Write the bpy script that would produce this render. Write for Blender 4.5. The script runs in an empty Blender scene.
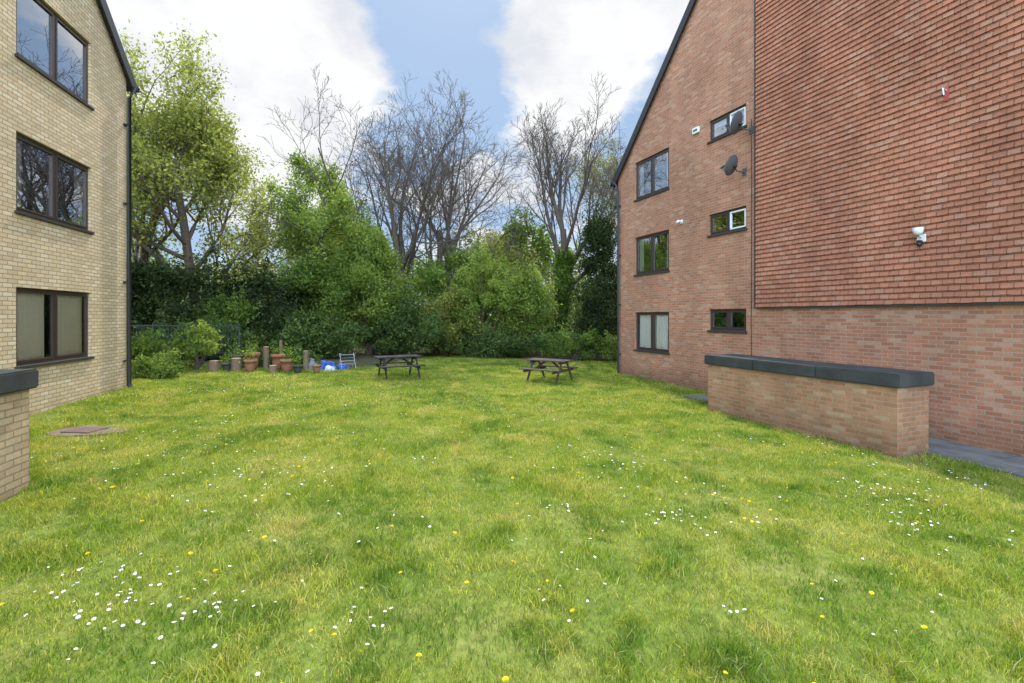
import bpy, bmesh, math, random
import numpy as np
from mathutils import Vector, Matrix, noise as mnoise
R=math.radians
rng=np.random.default_rng(7); random.seed(7)
scene=bpy.context.scene
COL=scene.collection

# ------------------------------------------------------------- helpers
def empty(name,loc=(0,0,0),rotz=0,parent=None):
    e=bpy.data.objects.new(name,None); e.empty_display_size=.2
    e.location=loc; e.rotation_euler=(0,0,rotz); COL.objects.link(e)
    if parent: e.parent=parent
    return e
def mesh_obj(name,verts,faces,mat=None,parent=None,smooth=False):
    me=bpy.data.meshes.new(name); me.from_pydata([tuple(v) for v in verts],[],faces); me.update()
    if smooth:
        for p in me.polygons: p.use_smooth=True
    o=bpy.data.objects.new(name,me); COL.objects.link(o)
    if mat: me.materials.append(mat)
    if parent: o.parent=parent
    return o
def fast_mesh(name,V,F,mat,parent=None,face_attr=None,smooth=False,link=True):
    V=np.asarray(V,dtype=np.float32); F=np.asarray(F,dtype=np.int32)
    me=bpy.data.meshes.new(name); n=F.shape[1]
    me.vertices.add(len(V)); me.vertices.foreach_set('co',V.ravel())
    me.loops.add(F.size); me.loops.foreach_set('vertex_index',F.ravel())
    me.polygons.add(len(F)); me.polygons.foreach_set('loop_start',np.arange(0,F.size,n,dtype=np.int32))
    if smooth: me.polygons.foreach_set('use_smooth',np.ones(len(F),dtype=bool))
    me.update(calc_edges=True)
    if face_attr is not None:
        a=me.attributes.new('v','FLOAT','FACE'); a.data.foreach_set('value',np.asarray(face_attr,dtype=np.float32))
    me.materials.append(mat)
    o=bpy.data.objects.new(name,me)
    if link: COL.objects.link(o)
    if parent: o.parent=parent
    return o
def box(name,x0,x1,y0,y1,z0,z1,mat,parent=None,bevel=0):
    bm=bmesh.new(); bmesh.ops.create_cube(bm,size=1)
    for v in bm.verts:
        v.co=Vector((x0+(v.co.x+.5)*(x1-x0),y0+(v.co.y+.5)*(y1-y0),z0+(v.co.z+.5)*(z1-z0)))
    if bevel: bmesh.ops.bevel(bm,geom=bm.edges[:],offset=bevel,segments=2,affect='EDGES')
    me=bpy.data.meshes.new(name); bm.to_mesh(me); bm.free(); me.materials.append(mat)
    o=bpy.data.objects.new(name,me); COL.objects.link(o)
    if parent: o.parent=parent
    return o
def beam(name,p1,p2,w,h,mat,parent=None,bevel=.004):
    p1=Vector(p1);p2=Vector(p2); L=(p2-p1).length
    o=box(name,0,L,-w/2,w/2,-h/2,h/2,mat,parent,bevel)
    x=(p2-p1).normalized(); up=Vector((0,0,1)) if abs(x.z)<.95 else Vector((0,1,0))
    y=up.cross(x).normalized(); z=x.cross(y)
    o.matrix_local=Matrix(((x.x,y.x,z.x,p1.x),(x.y,y.y,z.y,p1.y),(x.z,y.z,z.z,p1.z),(0,0,0,1)))
    return o
def lathe(name,prof,mat,parent=None,n=20,loc=(0,0,0)):
    V=[];F=[]
    for r,z in prof:
        for i in range(n):
            a=2*math.pi*i/n; V.append((r*math.cos(a)+loc[0],r*math.sin(a)+loc[1],z+loc[2]))
    for j in range(len(prof)-1):
        for i in range(n):
            F.append((j*n+i,j*n+(i+1)%n,(j+1)*n+(i+1)%n,(j+1)*n+i))
    return mesh_obj(name,V,F,mat,parent,True)
def tube(name,pts,r,mat,parent=None,n=8):
    P=np.array(pts,float)[None]; Rr=np.full((1,len(pts)),r)
    V,F=tubes(P,Rr,n); return fast_mesh(name,V,F,mat,parent,smooth=True)
def tubes(P,Rad,n):
    B,K,_=P.shape
    T=np.gradient(P,axis=1); T/=np.linalg.norm(T,axis=2,keepdims=True)+1e-9
    m=np.abs(T[:,:,2:3])>.9
    ref=np.where(m,np.array([1.,0,0]),np.array([0,0,1.]))
    U=np.cross(T,ref); U/=np.linalg.norm(U,axis=2,keepdims=True)+1e-9
    W=np.cross(T,U)
    a=np.arange(n)*2*np.pi/n
    V=P[:,:,None,:]+Rad[:,:,None,None]*(np.cos(a)[None,None,:,None]*U[:,:,None,:]+np.sin(a)[None,None,:,None]*W[:,:,None,:])
    idx=np.arange(B*K*n).reshape(B,K,n); nx=np.roll(idx,-1,axis=2)
    F=np.stack([idx[:,:-1],nx[:,:-1],nx[:,1:],idx[:,1:]],axis=-1).reshape(-1,4)
    return V.reshape(-1,3),F

# ------------------------------------------------------------- materials
class M:
    def __init__(s,name):
        s.m=bpy.data.materials.new(name); s.m.use_nodes=True; s.nt=s.m.node_tree; s.nt.nodes.clear()
        s.out=s.n('ShaderNodeOutputMaterial')
    def n(s,t): return s.nt.nodes.new(t)
    def l(s,a,b): s.nt.links.new(a,b)
    def noise(s,scale,detail=4,vec=None,rough=.55):
        nd=s.n('ShaderNodeTexNoise'); nd.inputs['Scale'].default_value=scale; nd.inputs['Detail'].default_value=detail
        nd.inputs['Roughness'].default_value=rough
        if vec is not None: s.l(vec,nd.inputs['Vector'])
        return nd.outputs['Fac']
    def ramp(s,fac,stops):
        nd=s.n('ShaderNodeValToRGB'); cr=nd.color_ramp
        while len(cr.elements)<len(stops): cr.elements.new(.5)
        for e,(p,c) in zip(cr.elements,stops):
            e.position=p; e.color=(c,c,c,1) if isinstance(c,(int,float)) else (*c,1)
        s.l(fac,nd.inputs[0]); return nd.outputs[0]
    def mix(s,fac,a,b,mode='MIX'):
        nd=s.n('ShaderNodeMix'); nd.data_type='RGBA'; nd.blend_type=mode
        for i,v in ((0,fac),(6,a),(7,b)):
            if isinstance(v,bpy.types.NodeSocket): s.l(v,nd.inputs[i])
            elif isinstance(v,(int,float)): nd.inputs[i].default_value=v if i==0 else (v,v,v,1)
            else: nd.inputs[i].default_value=(*v,1)
        return nd.outputs[2]
    def math(s,op,a,b=0.):
        nd=s.n('ShaderNodeMath'); nd.operation=op
        for i,v in ((0,a),(1,b)):
            if isinstance(v,(int,float)): nd.inputs[i].default_value=v
            else: s.l(v,nd.inputs[i])
        return nd.outputs[0]
    def bsdf(s,color,rough=.8,spec=.3,metal=0,bump=None,bstr=.3,bdist=.01):
        b=s.n('ShaderNodeBsdfPrincipled')
        if isinstance(color,tuple): b.inputs['Base Color'].default_value=(*color,1)
        else: s.l(color,b.inputs['Base Color'])
        b.inputs['Roughness'].default_value=rough
        b.inputs['Specular IOR Level'].default_value=spec; b.inputs['Metallic'].default_value=metal
        if bump is not None:
            bn=s.n('ShaderNodeBump'); bn.inputs['Strength'].default_value=bstr; bn.inputs['Distance'].default_value=bdist
            s.l(bump,bn.inputs['Height']); s.l(bn.outputs[0],b.inputs['Normal'])
        s.l(b.outputs[0],s.out.inputs[0]); return b
def simple(name,c,rough=.6,var=.15,scale=8,spec=.3,metal=0,bstr=0):
    m=M(name); tc=m.n('ShaderNodeTexCoord').outputs['Object']
    f=m.noise(scale,3,tc)
    col=m.mix(f,tuple(x*(1-var) for x in c),tuple(min(1,x*(1+var)) for x in c))
    m.bsdf(col,rough,spec,metal,m.noise(scale*6,2,tc) if bstr else None,bstr,.003); return m.m
def wallvec(m):
    tc=m.n('ShaderNodeTexCoord'); s=m.n('ShaderNodeSeparateXYZ'); m.l(tc.outputs['Object'],s.inputs[0])
    g=m.n('ShaderNodeSeparateXYZ'); m.l(tc.outputs['Normal'],g.inputs[0])
    sel=m.math('GREATER_THAN',m.math('ABSOLUTE',g.outputs[0]),.6)
    mx=m.n('ShaderNodeMix'); mx.data_type='FLOAT'
    m.l(sel,mx.inputs[0]); m.l(s.outputs[0],mx.inputs[2]); m.l(s.outputs[1],mx.inputs[3])
    c=m.n('ShaderNodeCombineXYZ'); m.l(mx.outputs[0],c.inputs[0]); m.l(s.outputs[2],c.inputs[1])
    return c.outputs[0],tc.outputs['Object'],s.outputs[2]
def brick_mat(name,c1,c2,c3,mortar,bw=.225,rh=.075,ms=.009,stain=.25,bstr=.6,c3amt=.85):
    m=M(name); v,ob,z=wallvec(m)
    def bt(a,b,mo):
        t=m.n('ShaderNodeTexBrick'); m.l(v,t.inputs['Vector'])
        t.inputs['Scale'].default_value=1; t.inputs['Brick Width'].default_value=bw; t.inputs['Row Height'].default_value=rh
        t.inputs['Mortar Size'].default_value=ms; t.inputs['Mortar Smooth'].default_value=.2; t.inputs['Bias'].default_value=-.1
        t.inputs['Color1'].default_value=(*a,1); t.inputs['Color2'].default_value=(*b,1); t.inputs['Mortar'].default_value=(*mo,1)
        return t
    t=bt(c1,c2,mortar); 
    t2=bt((0,0,0),(1,1,1),(0,0,0))
    fac=m.ramp(t2.outputs['Color'],[(.66,0.),(.8,1.)])
    inv=m.math('SUBTRACT',1.,t.outputs['Fac'])
    col=m.mix(m.math('MULTIPLY',m.math('MULTIPLY',fac,inv),c3amt),t.outputs['Color'],c3)
    mp=m.n('ShaderNodeMapping'); mp.inputs['Scale'].default_value=(1,1,.35); m.l(ob,mp.inputs[0])
    big=m.ramp(m.noise(.7,6,mp.outputs[0],.7),[(.32,1-stain),(.6,1.)])
    fine=m.ramp(m.noise(25,3,ob),[(.25,.8),(.75,1.)])
    col=m.mix(1.,col,big,'MULTIPLY'); col=m.mix(1.,col,fine,'MULTIPLY')
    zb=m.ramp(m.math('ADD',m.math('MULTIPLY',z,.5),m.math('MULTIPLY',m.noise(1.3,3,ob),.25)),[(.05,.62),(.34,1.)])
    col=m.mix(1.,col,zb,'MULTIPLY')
    m.bsdf(col,.9,.15,0,inv,bstr,.008); return m.m

RED=brick_mat('red_brick',(.54,.235,.13),(.36,.145,.08),(.60,.33,.20),(.46,.33,.23),stain=.3)
RED2=brick_mat('red_brick_low_wall',(.54,.27,.14),(.37,.17,.085),(.60,.38,.22),(.44,.32,.21),stain=.38)
BUFF=brick_mat('buff_brick',(.78,.60,.37),(.58,.42,.24),(.84,.69,.47),(.42,.32,.20),stain=.1)
TILE=brick_mat('clay_tile',(.54,.225,.13),(.40,.16,.095),(.60,.31,.20),(.14,.06,.04),bw=.17,rh=.11,ms=.005,stain=.34,bstr=.5,c3amt=.6)
FRAME=simple('brown_window_frame',(.06,.038,.03),.35,.1,spec=.5)
BLACK=simple('black_plastic',(.02,.02,.022),.4,.2,spec=.5)
ROOF=brick_mat('roof_tiles',(.09,.07,.06),(.07,.055,.05),(.11,.09,.07),(.03,.02,.02),bw=.3,rh=.2)
COPE=simple('coping_slate',(.055,.056,.052),.9,.6,3,spec=.15,bstr=.4)
WHITE=simple('white_plastic',(.75,.75,.73),.4,.06)
GREYD=simple('grey_dish',(.10,.10,.105),.5,.15)
DARKIN=simple('dark_interior',(.07,.065,.06),.9)
SILL=simple('dark_sill',(.05,.045,.04),.6)
CURT=simple('net_curtain',(.92,.92,.90),.9,.03,3)
WPAINT=simple('white_upvc',(.78,.78,.78),.4,.03)
def glass(name,b0,tintc=.97):
    m=M(name); tr=m.n('ShaderNodeBsdfTransparent'); tr.inputs[0].default_value=(tintc,tintc*1.01,tintc,1)
    gl=m.n('ShaderNodeBsdfGlossy'); gl.inputs['Roughness'].default_value=.01; gl.inputs[0].default_value=(.95,.97,1,1)
    fr=m.n('ShaderNodeFresnel'); fr.inputs[0].default_value=1.5
    tc=m.n('ShaderNodeTexCoord').outputs['Object']
    bn=m.n('ShaderNodeBump'); bn.inputs['Strength'].default_value=.05; bn.inputs['Distance'].default_value=.02
    m.l(m.noise(1.2,2,tc),bn.inputs['Height']); m.l(bn.outputs[0],gl.inputs['Normal'])
    f=m.math('ADD',fr.outputs[0],b0)
    mx=m.n('ShaderNodeMixShader'); m.l(f,mx.inputs[0]); m.l(tr.outputs[0],mx.inputs[1]); m.l(gl.outputs[0],mx.inputs[2])
    m.l(mx.outputs[0],m.out.inputs[0]); return m.m
GLASS=glass('window_glass',.42,.95); GLASSC=glass('window_glass_clear',.0,.99)
def leaf_mat(name,dark,light,trans=.45,tb=1.5):
    m=M(name); a=m.n('ShaderNodeAttribute'); a.attribute_name='v'
    col=m.mix(a.outputs['Fac'],dark,light)
    d=m.n('ShaderNodeBsdfDiffuse'); m.l(col,d.inputs[0])
    k=(tb*1.1,tb*1.05,tb*.6)
    t=m.n('ShaderNodeBsdfTranslucent'); m.l(m.mix(a.outputs['Fac'],tuple(q*w for q,w in zip(dark,k)),tuple(q*w for q,w in zip(light,k))),t.inputs[0])
    mx=m.n('ShaderNodeMixShader'); mx.inputs[0].default_value=trans
    m.l(d.outputs[0],mx.inputs[1]); m.l(t.outputs[0],mx.inputs[2])
    m.l(mx.outputs[0],m.out.inputs[0]); return m.m
L_MID=leaf_mat('leaf_mid',(.05,.10,.018),(.26,.36,.085))
L_BRIGHT=leaf_mat('leaf_bright',(.085,.15,.028),(.37,.45,.11))
L_YEL=leaf_mat('leaf_yellowgreen',(.13,.16,.035),(.40,.42,.12))
L_DARK=leaf_mat('leaf_dark',(.014,.025,.011),(.085,.12,.045),.25)
L_DK2=leaf_mat('leaf_darkish',(.03,.06,.018),(.17,.24,.07),.35)
L_BG=leaf_mat('leaf_background',(.055,.09,.03),(.24,.31,.10),.4)
L_OLIVE=leaf_mat('leaf_olive',(.11,.12,.04),(.28,.27,.10),.4)
BARK=simple('bark',(.11,.085,.065),.9,.35,6)
BARKG=simple('bark_grey',(.115,.09,.07),.9,.35,6)

# ------------------------------------------------------------- terrain
CAMZ=2.0
def gz(x,y):
    b=.03*mnoise.noise(Vector((x*.35,y*.35,0)))+.012*mnoise.noise(Vector((x*1.3,y*1.3,3)))
    return -.027*max(-14,min(14,x))+b
def bed(x,y):
    e=22.3+.8*mnoise.noise(Vector((x*.4,0,5)))
    if x<-4: e=16.3+.5*mnoise.noise(Vector((x*.6,0,9)))+max(0,(x+5.5))*3.5
    if x>3.0: e=min(e,21.8)
    return y-e
CR=Vector((3.92,17.74)); UR=Vector((.3647,-.9311)); NR=Vector((-.9311,-.3647))
def loc_r(x,y):
    d=Vector((x,y))-CR; return d.dot(UR),d.dot(NR)
CL=Vector((-9.4,11.7)); UL=Vector((.2562,-.9666)); NL=Vector((.9666,.2562))
def loc_l(x,y):
    d=Vector((x,y))-CL; return d.dot(UL),d.dot(NL)

xs=np.concatenate([[-600,-300,-150,-80,-50,-35,-27],np.arange(-22,20.01,.25),[25,35,50,80,150,300,600]])
ys=np.concatenate([[-300,-100,-40,-15,-6],np.arange(-3,30.01,.25),[33,38,46,60,90,150,300,700]])
V=[];bv=[]
for y in ys:
    for x in xs:
        V.append((x,y,gz(x,y))); 
        b=bed(x,y); bv.append(min(1,max(0,.5+b*1.2)) if y<60 and abs(x)<60 else (0 if y<0 else .5))
nx_=len(xs); idx=np.arange(len(V)).reshape(len(ys),nx_)
F=np.stack([idx[:-1,:-1],idx[:-1,1:],idx[1:,1:],idx[1:,:-1]],-1).reshape(-1,4)
m=M('lawn_ground'); g=m.n('ShaderNodeNewGeometry').outputs['Position']
at=m.n('ShaderNodeAttribute'); at.attribute_name='bed'
c=m.ramp(m.noise(.6,5,g),[(.3,(.12,.18,.03)),(.5,(.20,.24,.045)),(.7,(.29,.29,.08))])
c2=m.ramp(m.noise(14,5,g,.7),[(.3,.45),(.7,1.)])
c=m.mix(1.,c,c2,'MULTIPLY')
soil=m.ramp(m.noise(3,6,g,.7),[(.3,(.04,.045,.015)),(.6,(.085,.075,.04)),(.8,(.06,.11,.025))])
c=m.mix(at.outputs['Fac'],c,soil)
m.bsdf(c,.95,.1)
ground=fast_mesh('ground',V,F,m.m,smooth=True)
a=ground.data.attributes.new('bed','FLOAT','POINT'); a.data.foreach_set('value',np.array(bv,dtype=np.float32))

# ------------------------------------------------------------- instancing
def scatter(name,pts,rot,scl,protos):
    col=bpy.data.collections.new(name+'_source')
    for p in protos: col.objects.link(p)
    me=bpy.data.meshes.new(name); me.vertices.add(len(pts)); me.vertices.foreach_set('co',np.asarray(pts,dtype=np.float32).ravel())
    a=me.attributes.new('rot','FLOAT_VECTOR','POINT'); a.data.foreach_set('vector',np.asarray(rot,dtype=np.float32).ravel())
    a=me.attributes.new('scl','FLOAT','POINT'); a.data.foreach_set('value',np.asarray(scl,dtype=np.float32))
    o=bpy.data.objects.new(name,me); COL.objects.link(o)
    ng=bpy.data.node_groups.new(name,'GeometryNodeTree')
    ng.interface.new_socket('Geometry',in_out='INPUT',socket_type='NodeSocketGeometry')
    ng.interface.new_socket('Geometry',in_out='OUTPUT',socket_type='NodeSocketGeometry')
    N=ng.nodes; gi=N.new('NodeGroupInput'); go=N.new('NodeGroupOutput')
    ci=N.new('GeometryNodeCollectionInfo'); ci.inputs['Collection'].default_value=col
    ci.inputs['Separate Children'].default_value=True; ci.inputs['Reset Children'].default_value=True
    ip=N.new('GeometryNodeInstanceOnPoints'); ip.inputs['Pick Instance'].default_value=True
    ar=N.new('GeometryNodeInputNamedAttribute'); ar.data_type='FLOAT_VECTOR'; ar.inputs['Name'].default_value='rot'
    as_=N.new('GeometryNodeInputNamedAttribute'); as_.data_type='FLOAT'; as_.inputs['Name'].default_value='scl'
    pick=lambda n:[s for s in n.outputs if s.enabled and s.name=='Attribute'][0]
    L=ng.links; L.new(gi.outputs[0],ip.inputs['Points']); L.new(ci.outputs[0],ip.inputs['Instance'])
    L.new(pick(ar),ip.inputs['Rotation']); L.new(pick(as_),ip.inputs['Scale']); L.new(ip.outputs[0],go.inputs[0])
    md=o.modifiers.new('scatter','NODES'); md.node_group=ng
    return o
m=M('grass_blade'); g=m.n('ShaderNodeNewGeometry').outputs['Position']
at=m.n('ShaderNodeAttribute'); at.attribute_name='v'
nz=m.n('ShaderNodeTexNoise'); nz.inputs['Scale'].default_value=1.0; nz.inputs['Detail'].default_value=4; nz.inputs['Roughness'].default_value=.75; m.l(g,nz.inputs['Vector'])
sp_=m.n('ShaderNodeSeparateColor'); m.l(nz.outputs['Color'],sp_.inputs[0])
base=m.ramp(sp_.outputs[0],[(.32,(.12,.22,.03)),(.44,(.21,.30,.04)),(.54,(.31,.36,.065)),(.66,(.44,.42,.13))])
base=m.mix(m.ramp(sp_.outputs[1],[(.52,0.),(.60,.75)]),base,(.085,.19,.024))
base=m.mix(m.ramp(sp_.outputs[2],[(.59,0.),(.68,.75)]),base,(.44,.36,.16))
col=m.mix(at.outputs['Fac'],m.mix(1.,base,(.42,.48,.42),'MULTIPLY'),m.mix(1.,base,(1.5,1.4,1.45),'MULTIPLY'))
dead=m.ramp(at.outputs['Fac'],[(.92,0.),(.94,.8)])
col=m.mix(dead,col,(.52,.45,.24))
d=m.n('ShaderNodeBsdfDiffuse'); m.l(col,d.inputs[0])
t=m.n('ShaderNodeBsdfTranslucent'); m.l(m.mix(1.,col,(1.7,1.6,.85),'MULTIPLY'),t.inputs[0])
mx=m.n('ShaderNodeMixShader'); mx.inputs[0].default_value=.46; m.l(d.outputs[0],mx.inputs[1]); m.l(t.outputs[0],mx.inputs[2])
m.l(mx.outputs[0],m.out.inputs[0]); GRASS=m.m
def grass_clump(i,nb,rad,h,w,patchy=0.):
    r=np.random.default_rng(100+i)
    V=[];F=[]
    for k in range(nb):
        a=r.uniform(0,2*np.pi); q=rad*np.sqrt(r.uniform()); px,py=q*np.cos(a),q*np.sin(a)
        hh=h*r.uniform(.5,1.25)
        if patchy: hh*=1+patchy*mnoise.noise(Vector((px*6,py*6,i*3.3)))
        ww=w*r.uniform(.7,1.3)/2; az=r.uniform(0,2*np.pi); ln=r.uniform(.2,1.3)*hh
        dx,dy=np.cos(az),np.sin(az); s=r.uniform(0,np.pi); sx,sy=np.cos(s)*ww,np.sin(s)*ww
        b=len(V)
        V+= [(px-sx,py-sy,-.01),(px+sx,py+sy,-.01),(px+dx*ln*.35+sx*.8,py+dy*ln*.35+sy*.8,hh*.6),(px+dx*ln*.35-sx*.8,py+dy*ln*.35-sy*.8,hh*.6),
             (px+dx*ln+sx*.1,py+dy*ln+sy*.1,hh*.95),(px+dx*ln-sx*.1,py+dy*ln-sy*.1,hh*.95)]
        F+=[(b,b+1,b+2,b+3),(b+3,b+2,b+4,b+5)]
    return fast_mesh('grass_tuft_%d'%i,V,F,GRASS,face_attr=np.repeat(r.uniform(0,1,nb),2),link=False)
def lawn_ok(x,y,mar=0.,bmar=0.):
    s,n=loc_r(x,y)
    if s>-.3 and n<.05: return False
    if s>5.0-mar and n<1.36+mar: return False
    if 6.5-mar<s<10.6+mar and n<2.0+mar: return False
    s,n=loc_l(x,y)
    if s>-.3 and n<.08: return False
    if 7.35<s and 1.6<n<2.42: return False
    if (x+6.75)**2/(.60+mar*.6)**2+(y-7.6)**2/(.34+mar*.6)**2<1 : return False
    return bed(x,y)<.3*random.random()
pts=[];rot=[];scl=[]
def mats(y0,y1,sp):
    y=y0
    while y<y1:
        x=-1.3*(y+.6)
        while x<1.3*(y+.6):
            xx=x+random.uniform(-.1,.1); yy=y+random.uniform(-.1,.1)
            if lawn_ok(xx,yy,.36):
                pts.append((xx,yy,gz(xx,yy))); rot.append((0,0,random.uniform(0,6.28))); scl.append(random.uniform(.8,1.2))
            x+=sp
        y+=sp
mats(1.2,10,.43)
scatter('lawn_grass',pts,rot,scl,[grass_clump(20+i,900,.42,.034,.0046,.9) for i in range(4)])
pts=[];rot=[];scl=[]
mats(10,24,.52)
scatter('lawn_grass',pts,rot,scl,[grass_clump(30+i,520,.46,.042,.008,.8) for i in range(4)])
pts=[];rot=[];scl=[]
def add(n,y0,y1,s0):
    for c in range(n):
        y=math.sqrt(random.uniform(y0*y0,y1*y1)); x=random.uniform(-1.3,1.3)*(y+.5)
        if not lawn_ok(x,y): continue
        k=mnoise.noise(Vector((x*.9,y*.9,0)))+.8*mnoise.noise(Vector((x*2.8,y*2.8,7)))
        if k<.22 and lawn_ok(x,y,.4) and random.random()<.96: continue
        pts.append((x,y,gz(x,y))); rot.append((random.uniform(-.15,.15),random.uniform(-.15,.15),random.uniform(0,6.28)))
        scl.append(s0*random.uniform(.6,1.4))
add(5000,1.2,6,1.05); add(6500,6,12,1.1); add(6000,12,24,1.15)
scatter('lawn_tufts',pts,rot,scl,[grass_clump(i,50,.085,.06,.0045) for i in range(4)])
PETAL=simple('daisy_petal',(.8,.8,.78),.7,.03); YEL=simple('dandelion_yellow',(.8,.62,.02),.7,.1)
def daisy():
    me=bpy.data.meshes.new('daisy'); V=[];F=[];mi=[]
    n=9
    for i in range(n):
        a=2*math.pi*i/n; c,s=math.cos(a),math.sin(a); t=.0038
        b=len(V); V+=[(c*.003-s*t*.5,s*.003+c*t*.5,.05),(c*.003+s*t*.5,s*.003-c*t*.5,.05),(c*.010+s*t,s*.010-c*t,.0535),(c*.010-s*t,s*.010+c*t,.0535)]
        F.append((b,b+1,b+2,b+3)); mi.append(0)
    b=len(V)
    for i in range(6):
        a=2*math.pi*i/6; V.append((.0035*math.cos(a),.0035*math.sin(a),.054))
    F.append(tuple(range(b,b+6))); mi.append(1)
    b=len(V); V+=[(-.0008,0,0),(.0008,0,0),(.0008,0,.05),(-.0008,0,.05)]; F.append((b,b+1,b+2,b+3)); mi.append(2)
    me.from_pydata(V,[],F); me.materials.append(PETAL); me.materials.append(YEL); me.materials.append(L_MID)
    for p,k in zip(me.polygons,mi): p.material_index=k
    return bpy.data.objects.new('daisy',me)
def dandelion():
    V=[];F=[]
    for ring,(r,z,n) in enumerate([(.017,.056,16),(.011,.061,12),(.005,.064,8)]):
        for i in range(n):
            a=2*math.pi*i/n+ring; c,s=math.cos(a),math.sin(a); t=.0035; b=len(V)
            V+=[(0,0,z-.008),(c*r*.8+s*t,s*r*.8-c*t,z),(c*r,s*r,z),(c*r*.8-s*t,s*r*.8+c*t,z)]; F.append((b,b+1,b+2,b+3))
    b=len(V); V+=[(-.0015,0,0),(.0015,0,0),(.0015,0,.05),(-.0015,0,.05)]; F.append((b,b+1,b+2,b+3))
    me=bpy.data.meshes.new('dandelion'); me.from_pydata(V,[],F); me.materials.append(YEL)
    return bpy.data.objects.new('dandelion',me)
pts=[];rot=[];scl=[]
cl=[(-2.9,3.4,.42,45),(-2.3,3.1,.3,22),(-1.9,3.0,.3,12),(-1.0,3.0,.12,8),(-2.6,5.1,.5,22),(-3.6,6.1,.8,35),(-2.4,7.5,.6,20),(4.3,5.7,.22,26),(4.5,5.3,.2,8),(.6,3.6,.2,4),(1.5,6.8,.4,10),(-4.6,7.6,.7,35),(-5.5,9,.8,50),(-4.6,10.5,.8,40),(-.8,9.5,1,22),(-1.8,10,.8,25),(3.2,8,.6,12),(-6,12,1,60),(-3,13,1.2,60),(-7,11,.8,40)]
for _ in range(120): 
    y=random.uniform(2.6,16); cl.append((random.uniform(-1.05,1.0)*y,y,random.uniform(.1,.6),random.randint(1,11) if y>4.5 else random.randint(1,4)))
for cx,cy,sd,n in cl:
    for _ in range(n):
        x=random.gauss(cx,sd); y=random.gauss(cy,sd*.7)
        if y<1.5 or not lawn_ok(x,y,.1): continue
        pts.append((x,y,gz(x,y))); rot.append((random.uniform(-.35,.35),random.uniform(-.35,.35),random.uniform(0,6))); scl.append(random.uniform(.75,1.25))
scatter('daisies',pts,rot,scl,[daisy()])
pts=[];rot=[];scl=[]
for _ in range(170):
    y=2.4+random.random()**1.1*12; x=random.uniform(-1.1,.9)*y
    if lawn_ok(x,y,.1): pts.append((x,y,gz(x,y))); rot.append((random.uniform(-.3,.3),random.uniform(-.3,.3),random.uniform(0,6))); scl.append(random.uniform(.7,1.15))
scatter('dandelions',pts,rot,scl,[dandelion()])

# ------------------------------------------------------------- buildings
def gable_wall(name,W,eave,ridge,openings,mat,parent,base=-.6,rev=.1):
    rx=W/2
    roof=lambda x: eave+(ridge-eave)*(x/rx if x<rx else (W-x)/rx)
    xb=sorted(set([0,W,rx]+[v for o in openings for v in o[:2]]))
    V=[];F=[]
    def q(*p):
        b=len(V); V.extend(p); F.append(tuple(range(b,b+len(p))))
    for a,b in zip(xb[:-1],xb[1:]):
        ops=sorted([o for o in openings if o[0]<=a+1e-6 and o[1]>=b-1e-6],key=lambda o:o[2])
        z=base
        for o in ops:
            q((a,0,z),(b,0,z),(b,0,o[2]),(a,0,o[2])); z=o[3]
        q((a,0,z),(b,0,z),(b,0,roof(b)),(a,0,roof(a)))
    for x0,x1,z0,z1 in openings:
        q((x0,0,z0),(x0,0,z1),(x0,rev,z1),(x0,rev,z0)); q((x1,0,z0),(x1,rev,z0),(x1,rev,z1),(x1,0,z1))
        q((x0,0,z1),(x1,0,z1),(x1,rev,z1),(x0,rev,z1)); q((x0,0,z0),(x0,rev,z0),(x1,rev,z0),(x1,0,z0))
    D=10.
    q((0,0,base),(0,0,eave),(0,D,eave),(0,D,base)); q((W,0,base),(W,D,base),(W,D,eave),(W,0,eave))
    q((0,D,base),(0,D,eave),(rx,D,ridge),(W,D,eave),(W,D,base))
    mesh_obj(name,V,F,mat,parent)
    for k,(xa,za,xb_,zb) in enumerate([(0,eave,rx,ridge),(W,eave,rx,ridge)]):
        d=Vector((xb_-xa,0,zb-za)).normalized(); n=Vector((-d.z,0,d.x)); 
        if n.z<0: n=-n
        s=Vector((xa,0,za))-d*.28; e=Vector((xb_,0,zb))
        t=.12; y0=-.10; y1=D+.1
        P=[]
        for y in (y0,y1):
            for pnt,nn in ((s,.012),(e,.012),(e,t),(s,t)):
                P.append(pnt+n*nn+Vector((0,y,0)))
        mesh_obj('roof_slope_%d'%k,P,[(0,1,2,3),(7,6,5,4),(0,4,5,1),(1,5,6,2),(2,6,7,3),(3,7,4,0)],ROOF,parent)
        P=[]
        for y in (y0-.03,y0-.003):
            for pnt,nn in ((s,-.10),(e,-.10),(e,t+.02),(s,t+.02)):
                P.append(pnt+n*nn+Vector((0,y,0)))
        mesh_obj('verge_board_%d'%k,P,[(0,1,2,3),(7,6,5,4),(0,4,5,1),(1,5,6,2),(2,6,7,3),(3,7,4,0)],BLACK,parent)
def curtain(name,x0,x1,y,z0,z1,parent,amp=.02,wl=.13):
    n=int((x1-x0)/.02)+2; V=[];F=[]
    for i in range(n):
        x=x0+(x1-x0)*i/(n-1); o=amp*math.sin(x/wl*6.28+.8*math.sin(x*5))
        V+=[(x,y+o,z0),(x,y+o*.8,z1)]
    for i in range(n-1): F.append((2*i,2*i+2,2*i+3,2*i+1))
    mesh_obj(name,V,F,CURT,parent,True)
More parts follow.
